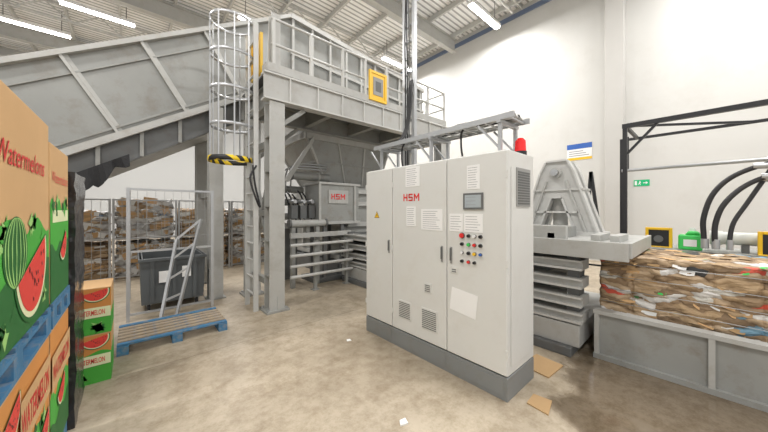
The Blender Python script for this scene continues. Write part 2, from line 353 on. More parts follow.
ts=MB(); ts.prism(rect(-.1,-.075,.1,.075),onf(1.415,1.68),R,Z,.012,'steeld',off=.002); ts.flat(rect(-.082,-.057,.082,.057),onf(1.415,1.68),R,Z,'screen',off=.0145)
for j in range(3): ts.flat(rect(-.07,.035-.035*j,.03,.04-.035*j),onf(1.415,1.68),R,Z,'ink',off=.015)
ts.obj('touch_screen',cab,label='small operator touch screen in a dark frame')
def button(y,z,r,m,ring='steeld'):
    b=MB().cyl((cx-.002,y,z),(cx-.010,y,z),r*1.25,ring).cyl((cx-.010,y,z),(cx-.026,y,z),r,m); b.obj('push_button',cab)
for yy,zz,r,m_ in [(1.53,1.36,.022,'red'),(1.46,1.36,.014,'black'),(1.40,1.36,.014,'white'),(1.34,1.36,.014,'black'),(1.53,1.28,.014,'black'),(1.46,1.28,.014,'greenplastic'),(1.40,1.28,.014,'red'),(1.34,1.28,.014,'black'),(1.53,1.20,.012,'white'),(1.46,1.20,.014,'black'),(1.40,1.20,.014,'yellow'),(1.53,1.12,.013,'black'),(1.46,1.12,.013,'red'),(1.40,1.12,.012,'black'),(1.34,1.2,.012,'blue')]: button(yy,zz,r,m_)
def vent(y,z,w,h,nm='ventilation_grille'):
    v=MB(); v.prism(rect(-w/2,-h/2,w/2,h/2),onf(y,z),R,Z,.006,'cab',off=.002)
    n=int(h/.022)
    for i in range(n): v.prism(rect(-w/2+.015,-h/2+.012+i*(h-.02)/n,w/2-.015,-h/2+.02+i*(h-.02)/n),onf(y,z),R,Z,.003,'steeld',off=.008)
    v.obj(nm,cab)
vent(2.29,.46,.2,.2); vent(1.93,.45,.22,.22); vent(1.62,1.02,.08,.06)
vent(1.95,.78,.1,.1)
sv=MB(); sv.prism(rect(-.14,-.17,.14,.17),(2.63,cy0,1.8),X,Z,.012,'grate',off=-.004)
for i in range(13): sv.prism(rect(-.12,-.15+i*.023,.12,-.136+i*.023),(2.63,cy0,1.8),X,Z,.003,'steeld',off=.008)
sv.obj('side_ventilation_grille',cab)
sp_=MB(); sp_.prism(rect(-.21,-.85,.21,.85),(2.61,cy0,1.12),X,Z,.003,'cab',off=-.003); sp_.obj('side_panel',cab,bevel=.003)
bc=MB().cyl((2.74,1.17,2.11),(2.74,1.17,2.15),.055,'black').obj('beacon_base',cab)
bl=MB(); bl.cyl((2.74,1.17,2.15),(2.74,1.17,2.25),.05,'redlens',r2=.046,n=18); bl.cyl((2.74,1.17,2.25),(2.74,1.17,2.275),.046,'redlens',r2=.025,n=18); bl.obj('beacon_lens',cab,label='red dome warning light')

# cable tray
ct=thing('cable_tray',(2.72,2.2,2.11),'galvanised ladder cable tray carried on brackets above the cabinet','cable tray')
r_=MB()
for x in (2.50,2.82): r_.box(x-.008,x+.008,1.12,3.05,2.42,2.47,'galv')
r_.split('side_rail',ct)
g=MB()
for i in range(16): g.box(2.51,2.81,1.16+i*.12,1.18+i*.12,2.425,2.435,'galv')
g.split('rung',ct)
for y in (1.25,2.05,2.9):
    s_=MB(); s_.box(2.49,2.52,y-.015,y+.015,2.11,2.42,'galv').box(2.80,2.83,y-.015,y+.015,2.11,2.42,'galv').box(2.47,2.85,y-.018,y+.018,2.39,2.42,'galv').box(2.47,2.53,y-.05,y+.05,2.11,2.12,'galv').box(2.79,2.85,y-.05,y+.05,2.11,2.12,'galv').beam((2.505,y,2.16),(2.505,y+.22,2.41),.018,.018,'galv').beam((2.815,y,2.16),(2.815,y+.22,2.41),.018,.018,'galv')
    s_.obj('support_bracket',ct)
cbm=MB()
for i,m_ in enumerate(['steel2','rubber','steel3','steeld','rubber','steel2','steel3','rubber','steel2','steel3','steel2']):
    x=2.53+.026*i; zz=2.452+.022*(i%2)+(.02 if i in(4,6,8) else 0)
    pts=[(x+.01*math.sin(k*1.3+i),1.17+k*.183,zz+.01*math.sin(k*2.1+i*2)) for k in range(11)]
    cbm.tube(pts,.014,m_,n=6)
cbm.split('cable',ct)
for i in range(2):
    yy=1.65+i*.9
    MB().hose([(2.58+.03*i,yy,2.46),(2.57+.03*i,yy+.05,2.4),(2.58+.02*i,yy+.06,2.25),(2.6+.02*i,yy+.05,2.12)],.012,'rubber',n=6,sub=3).obj('cable',ct)
# cable mast
cm=thing('cable_mast',(3.3,3.12,0),'tall grey steel mast carrying cables up to the roof','cable mast')
MB().box(3.26,3.32,3.0,3.06,0,9.05,'galv').box(3.26,3.32,3.2,3.26,0,9.05,'galv').box(3.2,3.38,2.95,3.31,0,.02,'galv').split('mast_post',cm)
l=MB()
for i in range(34): l.box(3.27,3.31,3.06,3.2,.5+i*.25,.53+i*.25,'galv')
l.split('rung',cm)
c=MB()
for i,yy in enumerate((3.09,3.13,3.17)):
    c.tube([(3.235+.008*math.sin(k*1.7+i),yy+.008*math.cos(k+i),2.2+k*.42) for k in range(17)],.011,'rubber' if i else 'steeld',n=6)
for i in range(3):
    c.hose([(3.22,3.0+.03*i,3.6),(3.14,2.98+.03*i,3.0),(3.02,2.95+.03*i,2.72),(2.90,2.99+.02*i,2.58),(2.83-.02*i,3.06,2.52)],.013,'rubber',n=6,sub=4)
c.split('cable',cm,label='black cable strapped along the mast')

# ------------------------------------------------------------ access platform
PX0,PX1,PY0,PY1=1.70,6.0,4.6,5.75
RT=4.62
pf=thing('access_platform',(3.8,5.2,0),'grey steel access platform tower with railings and caged ladder','platform')
for (x,y,zt) in ((PX0,PY0,RT+.1),(PX0,PY1,3.3),(PX1,PY0,3.3),(PX1,PY1,3.3)):
    c=MB().ibeam((x,y,.03),(x,y,3.3),.24,.24,'steel2',up=(0,1,0),t=.022)
    if zt>4: c.ibeam((x,y,3.3),(x,y,zt),.14,.14,'steel2',up=(0,1,0),t=.018)
    c.box(x-.18,x+.18,y-.18,y+.18,0,.03,'steel')
    for sx in (-1,1):
        for sy in (-1,1): c.cyl((x+sx*.14,y+sy*.14,.03),(x+sx*.14,y+sy*.14,.06),.018,'galv',n=6)
    for z in (.55,1.1,1.65,2.2,2.75): c.box(x-.115,x+.115,y-.115,y+.115,z,z+.015,'steel')
    for s_x in (-1,1):
        c.prism([(0,0),(.12,0),(0,.2)],(x+s_x*.0,y-.125 if y<5 else y+.125,.03),X*s_x,Z,.012,'steel2')
    c.obj('column',pf)
b=MB()
b.box(PX0-.2,PX1+.15,PY0-.10,PY0-.08,3.34,3.74,'steel2').box(PX0-.2,PX1+.15,PY0-.14,PY0+.04,3.32,3.345,'steel3').box(PX0-.2,PX1+.15,PY0-.14,PY0+.04,3.72,3.745,'steel3')
for i in range(9): b.box(1.9+i*.5,1.92+i*.5,PY0-.135,PY0-.1,3.345,3.72,'steel3')
b.obj('edge_beam',pf)
b=MB(); b.ibeam((PX0-.1,PY1,3.5),(PX1+.1,PY1,3.5),.14,.36,'steel'); b.ibeam((PX0,PY0,3.5),(PX0,PY1,3.5),.14,.36,'steel'); b.ibeam((PX1,PY0,3.5),(PX1,PY1,3.5),.14,.36,'steel')
for x in (2.8,3.9,4.9): b.ibeam((x,PY0,3.52),(x,PY1,3.52),.1,.3,'steel')
b.split('cross_beam',pf)
b=MB().box(PX0-.15,PX1+.1,PY0-.08,PY1+.1,3.745,3.77,'steeld'); b.obj('deck_grating',pf)
MB().box(PX0-.15,PX1+.1,PY0-.11,PY0-.1,3.77,3.90,'steel2').box(PX0-.16,PX0-.15,PY0-.1,PY0+.1,3.77,3.90,'steel2').obj('toe_board',pf)
for i,x in enumerate((1.66,2.3,2.95,3.48,4.04,4.75,5.4,6.05)):
    MB().beam((x,PY0-.07,3.76),(x,PY0-.07,RT),.045,.045,'steel3').obj('railing_post',pf)
for y in (5.15,5.75): MB().beam((6.07,y,3.76),(6.07,y,RT),.045,.045,'steel3').obj('railing_post',pf)
rl=MB(); 
for z in (RT,4.22): rl.tube([(1.62,PY0-.07,z),(3.48,PY0-.07,z)],.022,'steel3').tube([(4.04,PY0-.07,z),(6.05,PY0-.07,z),(6.07,PY0,z),(6.07,PY1,z)],.022,'steel3')
rl.tube([(3.48,PY0-.07,RT),(4.04,PY0-.07,RT)],.022,'steel3'); rl.split('handrail',pf)
g=MB(); y=PY0-.12
g.box(3.54,3.59,y-.02,y+.02,3.82,4.42,'yellow').box(3.95,4.0,y-.02,y+.02,3.82,4.42,'yellow').box(3.59,3.95,y-.02,y+.02,4.37,4.42,'yellow').box(3.59,3.95,y-.02,y+.02,3.82,3.87,'yellow').box(3.59,3.95,y-.005,y+.005,3.87,4.37,'yellow').box(3.64,3.90,y-.015,y-.005,3.94,4.30,'grate').box(3.70,3.84,y-.02,y-.015,4.02,4.22,'steeld')
g.obj('safety_gate',pf,label='yellow framed access hatch')
g=MB(); x=1.54
g.box(x-.02,x+.02,4.72,4.78,3.8,4.45,'yellow').box(x-.02,x+.02,5.16,5.22,3.8,4.45,'yellow').box(x-.02,x+.02,4.78,5.16,4.39,4.45,'yellow').box(x-.02,x+.02,4.78,5.16,3.8,3.86,'yellow').box(x-.02,x+.02,4.78,5.16,4.1,4.15,'yellow').box(x-.004,x+.004,4.78,5.16,3.86,4.4,'yellow')
g.obj('safety_gate',pf,label='yellow ladder gate')
b=MB(); b.beam((PX0,PY0,.5),(PX0,PY1,2.6),.06,.06,'steel').beam((PX0,PY0,2.6),(PX0,PY1,.5),.06,.06,'steel').beam((PX0,PY0,2.9),(PX0+.5,PY0,3.3),.07,.07,'steel').beam((PX0,PY0+.12,2.7),(PX0,PY1-.12,2.7),.08,.12,'steel').beam((PX0,PY0+.12,1.55),(PX0,PY1-.12,1.55),.08,.1,'steel').beam((PX0,PY0+.12,.4),(PX0,PY1-.12,.4),.08,.1,'steel').beam((PX0+.1,PY1,2.6),(PX0+.9,PY1,3.3),.07,.07,'steel')
b.split('brace',pf)
# ladder
lad=MB(); lx=1.45; ly0,ly1=4.72,5.16; LT=4.56
for y in (ly0,ly1): lad.box(lx-.035,lx+.035,y-.02,y+.02,0,LT,'steel3')
lad.box(lx-.02,lx+.02,ly0,ly1,4.0,4.03,'galv')
lad=lad.obj('ladder',pf,label='full-height steel ladder with a round safety cage')
rr=MB()
for i in range(16): rr.cyl((lx,ly0,.25+i*.27),(lx,ly1,.25+i*.27),.017,'steel3',n=8)
rr.split('rung',lad)
cg=MB(); yc=(ly0+ly1)/2
def hoop(z): return [(lx-(.28+.31*math.sin(a)),yc+.29*math.cos(a),z) for a in [math.radians(-60+300*k/22) for k in range(23)]]
for z in (2.9,3.45,4.0,4.54): cg.tube(hoop(z),.006,'galv',n=6,flat=.028)
for k in (2,5,8,11,14,17,20):
    p=hoop(0)[k]; cg.box(p[0]-.008,p[0]+.008,p[1]-.012,p[1]+.012,2.4,LT,'galv')
cg.split('cage_bar',lad)
MB().tube([(p[0]-.02,p[1],p[2]) for p in hoop(2.38)],.012,'haz',n=6,flat=.045).obj('hazard_band',lad,label='yellow and black striped bottom hoop')
MB().hose([(lx,ly0-.03,2.3),(lx-.1,ly0-.06,2.1),(lx-.03,ly0-.08,1.8),(lx+.05,ly0-.05,1.65),(lx-.02,ly0-.03,2.0),(lx-.06,ly0-.05,2.3)],.014,'rubber').obj('hanging_cable',lad,label='looped black cable')

# ------------------------------------------------------------ feed conveyor
cv=thing('feed_conveyor',(0,6.6,0),'large grey ribbed sheet-metal feed conveyor with enclosed hood above the platform','conveyor')
CY0,CY1=6.0,7.3
sl=.60; XK=1.8; XT=2.55; XE=6.9
def ztop(x): return 4.26+sl*x if x<XT+.001 else 5.79-(x-XT)*.10
def zfl(x): return 2.84+sl*x if x<XK+.001 else 3.92
XL=-4.2
for y,th in ((CY0,-.02),(CY1,.02)):
    s_=MB(); s_.prism([(XL,zfl(XL)),(XK,zfl(XK)),(XE,zfl(XE)),(XE,ztop(XE)),(XT,ztop(XT)),(XL,ztop(XL))],(0,y,0),X,Z,th,'panel')
    s_.obj('side_panel',cv)
MB().add([(XT,CY0,ztop(XT)),(XE,CY0,ztop(XE)),(XE,CY1,ztop(XE)),(XT,CY1,ztop(XT))],[(0,1,2,3)],'panel').add([(XE,CY0,zfl(XE)),(XE,CY1,zfl(XE)),(XE,CY1,ztop(XE)),(XE,CY0,ztop(XE))],[(0,1,2,3)],'panel').obj('hood',cv,label='sloping sheet-metal hood over the platform')
a=math.atan(sl); dvec=Vector((math.cos(a),0,math.sin(a))); nvec=Vector((-math.sin(a),0,math.cos(a)))
for k,y in enumerate((CY0-.04,CY1+.04)):
    x=-3.6
    while x<1.9:
        A=Vector((x,y,zfl(x)))+nvec*.02; B=A+nvec*1.17
        MB().beam(A,B,.04,.06,'steel2',up=(0,1,0)).beam(A+dvec*.05+Vector((0,0.02,0)),B+dvec*.05+Vector((0,.02,0)),.015,.05,'steel2',up=dvec).obj('stiffener',cv); x+=.86
    for i in range(10):
        x=2.6+i*.46; MB().box(x-.025,x+.025,y-.03,y+.03,3.95,ztop(x)-.03,'steel2').obj('stiffener',cv)
fl=MB()
for y in (CY0-.04,CY1+.04):
    fl.beam((XL,y,ztop(XL)),(XT,y,ztop(XT)),.09,.07,'steel2'); fl.beam((XT,y,ztop(XT)),(XE,y,ztop(XE)),.10,.10,'steel2')
    fl.beam((XL,y,zfl(XL)),(XK,y,zfl(XK)),.09,.10,'steel2'); fl.beam((XK,y,zfl(XK)),(XE,y,zfl(XE)),.09,.10,'steel2')
    fl.beam((XT,y,5.0),(XE,y,4.7),.05,.06,'steel2')
    o_=nvec*.12
    fl.beam(Vector((XL,y+.0,zfl(XL)))+o_,Vector((1.7,y+.0,zfl(1.7)))+o_,.03,.03,'steel')
    o_=nvec*.95
    fl.beam(Vector((XL,y+.02,zfl(XL)))+o_,Vector((1.6,y+.02,zfl(1.6)))+o_,.02,.025,'steel')
fl.split('flange',cv)
def zsk(x): return 2.40+sl*x
def strip(za,zb,x0,x1,y,th,m,mb):
    mb.prism([(x0,za(x0)),(x1,za(x1)),(x1,zb(x1)),(x0,zb(x0))],(0,y,0),X,Z,th,m)
for y in (CY0+.03,CY1-.03):
    s_=MB(); strip(zsk,zfl,-3.2,1.8,y,-.015,'steeld',s_)
    if y<6.5:
        x=-2.9
        while x<1.8: s_.beam((x,CY0-.0,zsk(x)),(x,CY0-.0,zfl(x)),.05,.03,'steel'); x+=.5
    s_.obj('skirt',cv,label='dark lower skirt below the conveyor')
MB().beam((XL,6.65,zfl(XL)+.12),(XK,6.65,zfl(XK)+.12),1.24,.05,'rubber').beam((XK,6.65,4.1),(4.6,6.65,4.1),1.24,.05,'rubber').obj('belt',cv)
MB().beam((-3.2,6.65,zsk(-3.2)),(1.8,6.65,zsk(1.8)),1.2,.03,'steel').obj('bottom_pan',cv)
fb=MB()
random.seed(3)
pts=[]; nn=16; xs=[-.80+i*.05 for i in range(nn)]
top=[(x,zsk(x)+.10) for x in xs]; botm=[(x+random.uniform(-.02,.02),zsk(x)-random.uniform(.02,.10)-(.14 if 3<i<11 else .0)) for i,x in enumerate(xs)]
for i in range(nn-1):
    yy=5.93-.03*math.sin(i*1.4); y2=5.93-.03*math.sin((i+1)*1.4)
    fb.add([(top[i][0],5.93,top[i][1]),(top[i+1][0],5.93,top[i+1][1]),(botm[i+1][0],y2,botm[i+1][1]),(botm[i][0],yy,botm[i][1])],[(0,1,2,3)],'fabric')
fb.obj('torn_flap',cv,label='torn black fabric hanging under the skirt')
for (x,y) in ((1.12,5.95),(1.12,7.35),(-1.9,5.95),(-1.9,7.35)):
    c=MB().ibeam((x,y,.02),(x,y,zfl(x)-.05),.22,.22,'steel2',up=(0,1,0)).box(x-.15,x+.15,y-.15,y+.15,0,.02,'steel')
    for z in (.5,.95): c.box(x-.105,x+.105,y-.105,y+.105,z,z+.015,'steel')
    c.obj('support_leg',cv)
MB().beam((1.12,6.06,1.9),(1.12,7.24,1.9),.08,.1,'steel').beam((-1.9,6.06,1.0),(-1.9,7.24,1.0),.08,.1,'steel').split('leg_crossbar',cv)

# ------------------------------------------------------------ baler
bp_=thing('baling_press',(4.5,4,0),'large grey horizontal channel baling press with feed hopper','baler')
hb=MB()
t0=[(2.9,5.95,3.28),(5.4,5.95,3.28),(5.4,7.7,3.28),(2.9,7.7,3.28)]; b0=[(3.5,6.1,2.2),(5.1,6.1,2.2),(5.1,7.4,2.2),(3.5,7.4,2.2)]
hb.add(t0+b0,[(0,4,5,1),(1,5,6,2),(2,6,7,3),(3,7,4,0)],'steel')
q=[Vector(a_)*.5+Vector(c_)*.5 for a_,c_ in zip(t0,b0)]
for k in range(4): hb.beam(q[k],q[(k+1)%4],.05,.05,'steel')
for j in (.33,.66): hb.beam(Vector(t0[0]).lerp(Vector(t0[1]),j),Vector(b0[0]).lerp(Vector(b0[1]),j),.05,.05,'steel2')
hb.obj('hopper',bp_,label='tapered grey feed chute')
hr=MB()
for k in range(4): hr.beam(t0[k],t0[(k+1)%4],.1,.14,'steel2')
for k in range(4): hr.beam(t0[k],b0[k],.06,.06,'steel2')
hr.box(3.3,5.0,6.05,7.25,3.28,3.85,'steel')
hr.obj('hopper_frame',bp_)
ch=MB().box(3.82,5.2,5.75,8.9,.35,2.15,'steel').box(3.35,3.82,6.05,7.45,1.3,2.2,'steel')
ch.obj('press_chamber',bp_,bevel=.01)
rb_=MB()
for z in (.45,.85,1.25,1.65,2.05): rb_.box(3.72,3.82,5.75,8.9,z-.05,z+.05,'steel2')
for y in (5.8,6.5,7.2,7.9,8.6): rb_.box(3.74,3.84,y-.05,y+.05,.35,2.15,'steel2')
for z in (1.25,1.75,2.05): rb_.box(3.85,5.2,5.67,5.75,z-.05,z+.05,'steel2')
rb_.split('chamber_rib',bp_)
MB().box(3.9,5.1,1.3,5.75,.25,1.05,'steeld').obj('bale_channel',bp_)
for z in (1.0,.80,.60,.42): MB().box(3.66,3.9,.9,5.6,z-.06,z+.05,'steel2').box(3.61,3.66,.9,5.6,z-.06,z-.035,'steel3').box(3.61,3.66,.9,5.6,z+.03,z+.05,'steel3').obj('channel_side_beam',bp_)
cb_=MB()
for y in (1.0,1.9,2.8,3.7,4.6,5.5): cb_.box(3.7,3.88,y-.06,y+.06,.3,1.1,'steeld')
cb_.split('channel_upright',bp_)
cb_=MB(); cb_.box(3.62,5.3,.92,5.6,.1,.34,'steel2').box(3.55,5.35,.98,5.5,0,.1,'steeld'); cb_.box(3.6,5.3,5.75,8.9,.0,.35,'steeld'); cb_.split('base_frame',bp_,bevel=.01)
dk=MB().box(3.58,4.95,.52,2.4,1.21,1.27,'steel2').box(3.53,3.58,.50,2.4,1.10,1.28,'steel2').box(3.56,4.95,.48,.52,1.13,1.28,'steel2').box(3.7,4.9,.6,2.3,1.12,1.21,'steeld')
for y in (.62,.78,1.2,1.55,1.9): dk.box(3.62,4.1,y-.04,y+.04,1.27,1.34,'steel2')
dk.box(3.62,3.70,1.05,2.3,1.27,1.42,'steel2').box(3.9,4.2,1.1,1.7,1.27,1.40,'steel')
dk.obj('tension_deck',bp_,bevel=.004)
for x in (4.32,4.56):
    yk=MB()
    yk.prism([(.88,0),(1.12,0),(1.30,.50),(1.42,.50),(1.60,0),(1.84,0),(1.57,.84),(1.50,.98),(1.43,1.02),(1.29,1.02),(1.22,.98),(1.15,.84)],(x,0,1.26),Y,Z,.04,'steel3')
    yk.box(x-.05,x+.09,.84,1.88,1.26,1.32,'steel3')
    for (p0,p1) in (((.89,0),(1.16,.84)),((1.83,0),(1.56,.84)),((1.16,.84),(1.23,.98)),((1.56,.84),(1.49,.98)),((1.23,.99),(1.49,.99)),((1.13,.02),(1.29,.48)),((1.59,.02),(1.43,.48)),((1.30,.50),(1.42,.50)),((1.01,.02),(1.24,.72)),((1.71,.02),(1.48,.72))):
        yk.beam((x+.02,p0[0],1.27+p0[1]),(x+.02,p1[0],1.27+p1[1]),.12,.024,'steel2' if p0[0] in (1.01,1.71) else 'steel3')
    yk.box(x-.04,x+.08,1.10,1.62,1.56,1.585,'steel3').box(x-.03,x+.07,1.05,1.67,1.86,1.885,'steel3')
    yk.cyl((x-.07,1.36,2.10),(x+.11,1.36,2.10),.07,'steel2',n=24).cyl((x-.09,1.36,2.10),(x-.07,1.36,2.10),.045,'steeld',n=16)
    yk.obj('yoke',bp_,label='light grey ribbed triangular yoke plate')
MB().cyl((4.2,1.36,2.10),(4.75,1.36,2.10),.045,'galv').cyl((4.47,1.36,2.10),(4.47,1.36,1.75),.045,'galv').cyl((4.47,1.36,1.8),(4.47,1.36,1.27),.09,'steel2').obj('yoke_cylinder',bp_)
MB().box(4.25,4.75,1.98,2.35,1.26,1.6,'steel2').obj('valve_block',bp_,bevel=.01)
pp=MB().box(3.05,4.1,5.6,6.3,1.3,2.2,'steel').box(2.95,3.7,5.6,6.3,.0,.1,'steeld')
for x in (3.2,3.65):
    for y in (5.65,6.25): pp.box(x-.04,x+.04,y-.04,y+.04,.1,1.3,'steeld')
pp.box(3.02,4.13,5.56,6.33,2.17,2.22,'steel2').box(3.02,4.13,5.57,5.6,1.28,1.34,'steel2').box(3.02,3.07,5.565,5.6,1.3,2.2,'steel2').box(3.95,4.0,5.565,5.6,1.3,2.2,'steel2')
pp.obj('power_pack',bp_,bevel=.005)
MB().box(3.26,3.78,5.575,5.60,1.75,2.05,'steel2').hsm((3.325,5.575,1.84),X,Z,.125,'red').obj('logo_panel',bp_,label='small grey plate with red HSM lettering')
MB().box(2.3,3.05,6.32,6.6,1.18,1.3,'steel2').box(2.35,2.9,6.4,6.5,0,1.18,'steeld').obj('bracket_shelf',bp_)
for x,y,z in ((2.2,6.45,1.45),(2.2,6.45,1.78),(2.3,6.45,2.08)):
    MB().cyl((x,y,z),(x+.3,y,z),.14,'steel2').cyl((x-.08,y,z),(x,y,z),.10,'steeld').cyl((x+.3,y,z),(x+.75,y,z),.08,'steel').box(x+.05,x+.2,y-.1,y+.1,1.3,z,'steeld').obj('pump_motor',bp_)
MB().cyl((2.4,5.62,1.32),(3.2,5.62,1.32),.075,'steel2').cyl((3.2,5.62,1.32),(4.05,5.62,1.32),.035,'galv').cyl((2.36,5.62,1.32),(2.4,5.62,1.32),.09,'steeld').cyl((3.18,5.62,1.32),(3.23,5.62,1.32),.09,'steeld').obj('hydraulic_cylinder',bp_)
MB().cyl((2.6,6.0,2.36),(3.5,6.0,2.36),.09,'steel').cyl((2.56,6.0,2.36),(2.6,6.0,2.36),.105,'steeld').cyl((3.2,6.0,2.36),(3.24,6.0,2.36),.105,'steel2').obj('hydraulic_cylinder',bp_)
vb=MB()
for x in (2.55,2.75,2.95): vb.box(x-.07,x+.07,5.75,5.95,1.42,1.7,'steeld').cyl((x,5.72,1.78),(x,5.98,1.78),.04,'galv')
vb.obj('valve_block',bp_)
hs=MB()
for i in range(5):
    a0=Vector((2.45+.12*i,6.2,2.05-.05*(i%3))); hs.hose([a0,a0+Vector((.03,-.12,-.12)),a0+Vector((.08,-.22,-.35)),a0+Vector((.15,-.30,-.55)),a0+Vector((.2,-.34,-.7))],.018,'rubber',n=6,sub=3)
hs.split('hydraulic_hose',bp_,label='black hydraulic hose')
hp=MB()
for i in range(3): hp.hose([(2.45+.12*i,6.3,2.0),(2.46+.12*i,6.2,2.45+.06*i),(2.8+.1*i,6.0,2.52+.06*i),(3.4,5.93,2.52+.06*i)],.018,'galv',n=6,sub=3)
hp.split('hydraulic_pipe',bp_,label='bent steel hydraulic pipe')
MB().box(2.35,3.8,5.48,5.54,1.03,1.13,'steel2').obj('front_beam',bp_)
for x in (2.45,3.0): MB().box(x-.04,x+.04,5.58,5.66,0,1.24,'steel').obj('frame_post',bp_)
MB().prism([(0,0),(.12,0),(.7,.95),(.7,1.08)],(2.35,5.85,2.2),X,Z,-.06,'steel2').obj('diagonal_strut',bp_)
gr=thing('tube_guard_rail',(3.0,5.15,0),'low grey guard rail of long round horizontal steel tubes','guard rail')
for x in (2.75,3.5): MB().box(x-.03,x+.03,5.20,5.26,0,.98,'steel').box(x-.07,x+.07,5.16,5.30,0,.015,'steel').obj('post',gr)
for z in (.93,.73,.53,.33): MB().cyl((2.2,5.15,z),(3.6,5.15,z),.03,'steel3',n=20).obj('tube',gr)

# ------------------------------------------------------------ bale trough and bales
tr=thing('bale_trough',(4.5,-.9,0),'grey steel run-out trough holding the finished bales','trough')
MB().box(3.80,3.83,-2.6,.83,.03,.5,'steel').box(3.76,3.88,-2.6,.83,.48,.52,'steel2').box(3.76,3.84,-2.6,.83,0,.05,'steel').obj('front_wall',tr)
s_=MB()
for y in (.80,-.02,-.85,-1.7,-2.55): s_.box(3.765,3.80,y-.02,y+.02,.05,.48,'steel2')
s_.split('wall_rib',tr)
MB().box(5.2,5.23,-2.6,.83,.03,.6,'steel').obj('rear_wall',tr)
MB().box(3.83,5.2,-2.6,.83,.03,.12,'steeld').obj('trough_floor',tr)
def bumpy(x0,x1,y0,y1,z0,z1,m,res=.035,amp=.03,flakes=0,seed=0,jit=0.,groove=0.):
    mb=MB(); off=Vector((seed*7.3,seed*3.1,seed*5.7))
    def disp(p):
        q=p+off
        n1=noise.noise_vector(Vector((q.x*5,q.y*5,q.z*13))); n2=noise.noise_vector(q*2.2)
        r=p+n1*amp+n2*amp*.4
        if jit: r+=noise.noise_vector(Vector((q.x*12,q.y*12,q.z*30)))*jit
        if groove:
            fr_=((p.y-y0)/(y1-y0)*5)%1; dd=min(fr_,1-fr_)
            g_=math.exp(-(dd/.04)**2)*groove
            if p.x<=x0+.001: r.x+=g_
            if p.z>=z1-.001: r.z-=g_*.5
        r.z=max(r.z,z0) if p.z<=z0+.001 else r.z
        return r
    def grid(o,a,b,na,nb):
        vs=[disp(o+a*(i/na)+b*(j/nb)) for j in range(nb+1) for i in range(na+1)]
        fs=[(j*(na+1)+i,j*(na+1)+i+1,(j+1)*(na+1)+i+1,(j+1)*(na+1)+i) for j in range(nb) for i in range(na)]
        mb.add(vs,fs,m)
    dx_,dy_,dz_=x1-x0,y1-y0,z1-z0
    nx,ny,nz=[max(4,int(d/res)) for d in (dx_,dy_,dz_)]
    o=Vector((x0,y0,z0))
    grid(o,X*dx_,Z*dz_,nx,nz); grid(o+Y*dy_+X*dx_,-X*dx_,Z*dz_,nx,nz); grid(o+Y*dy_,-Y*dy_,Z*dz_,ny,nz); grid(o+X*dx_,Y*dy_,Z*dz_,ny,nz); grid(o+Z*dz_,X*dx_,Y*dy_,nx,ny); grid(o+Y*dy_,X*dx_,-Y*dy_,nx,ny)
    rnd=random.Random(seed)
    for i in range(flakes):
        mm=rnd.choice(['kraft','kraft2','white','white','cab','steel3','greenplastic']) if rnd.random()<.4 else rnd.choice(['kraft2','kraft2','kraft'])
        if rnd.random()<.8:
            c=Vector((x0-.004,rnd.uniform(y0+.06,y1-.06),rnd.uniform(z0+.1,z1-.03))); w=rnd.uniform(.02,.07); h_=rnd.uniform(.01,.03); jut=rnd.uniform(.003,.010); t=rnd.uniform(-.015,.015)
            if mm=='greenplastic': w*=.5
            mb.add([c+Vector((0,-w,-t)),c+Vector((0,w*.8,t)),c+Vector((-jut,w*.9,t-h_*.8)),c+Vector((-jut*1.2,0,-h_*1.3)),c+Vector((-jut*.7,-w*.9,-t-h_-.005))],[(0,1,2,3,4)],mm)
        else:
            c=Vector((rnd.uniform(x0+.05,x1-.05),rnd.uniform(y0+.05,y1-.05),z1+.006)); w=rnd.uniform(.04,.09); a_=rnd.uniform(0,3.1); u=Vector((math.cos(a_),math.sin(a_),rnd.uniform(-.08,.08)))*w; v_=Vector((-math.sin(a_),math.cos(a_),rnd.uniform(-.06,.08)))*w*.6
            mb.add([c-u-v_,c+u-v_,c+u+v_,c-u+v_],[(0,1,2,3)],mm)
    return mb
for i,(a_,b_,zt) in enumerate(((-.60,.82,1.10),(-2.05,-.62,1.11))):
    bt=thing('cardboard_bale',(4.5,(a_+b_)/2,.14),'pressed bale of mixed cardboard, paper and plastic scraps in the trough','bale','bales in the trough')
    bumpy(3.93,5.0,a_+.03,b_-.02,.16,zt,'bale',res=.018,amp=.012,flakes=70,seed=i+1,jit=.016,groove=.016).obj('bale_body',bt)
    st=MB()
    for z in (.60,.74,.88,1.02): st.tube([(3.912,a_+.03,z),(3.908,(a_+b_)/2,z+.008),(3.912,b_-.03,z)],.0035,'galv',n=5)
    st.split('baling_wire',bt)
tb=thing('side_bench',(5.8,-.5,0),'grey steel bench beyond the bale run-out','bench')
MB().box(5.42,6.25,-1.9,.9,1.02,1.07,'steel').obj('bench_top',tb)
for x in (5.46,6.2):
    for y in (-1.85,.85): MB().box(x-.03,x+.03,y-.03,y+.03,0,1.02,'steel').obj('leg',tb)
BZ=1.07
pw=thing('white_pipe',(5.68,-.9,BZ),'long pale plastic pipe resting on two cradles','pipe')
MB().cyl((5.68,-1.8,BZ+.17),(5.68,-.03,BZ+.17),.08,'pipew',n=20).cyl((5.68,-.12,BZ+.17),(5.68,-.01,BZ+.17),.09,'pipew',n=20).obj('pipe_body',pw)
for y in (-1.5,-.3): MB().box(5.60,5.76,y-.03,y+.03,BZ,BZ+.10,'steeld').obj('cradle',pw)
gc=thing('green_canister',(5.6,.15,BZ),'green plastic canister with white cap and label','canister')
MB().box(5.50,5.70,.05,.27,BZ,BZ+.2,'greenplastic').prism([(.06,0),(.21,0),(.18,.05),(.09,.05)],(5.52,0,BZ+.2),Y,Z,.16,'greenplastic').obj('canister_body',gc,bevel=.02)
MB().cyl((5.6,.14,BZ+.25),(5.6,.14,BZ+.29),.03,'white').obj('cap',gc)
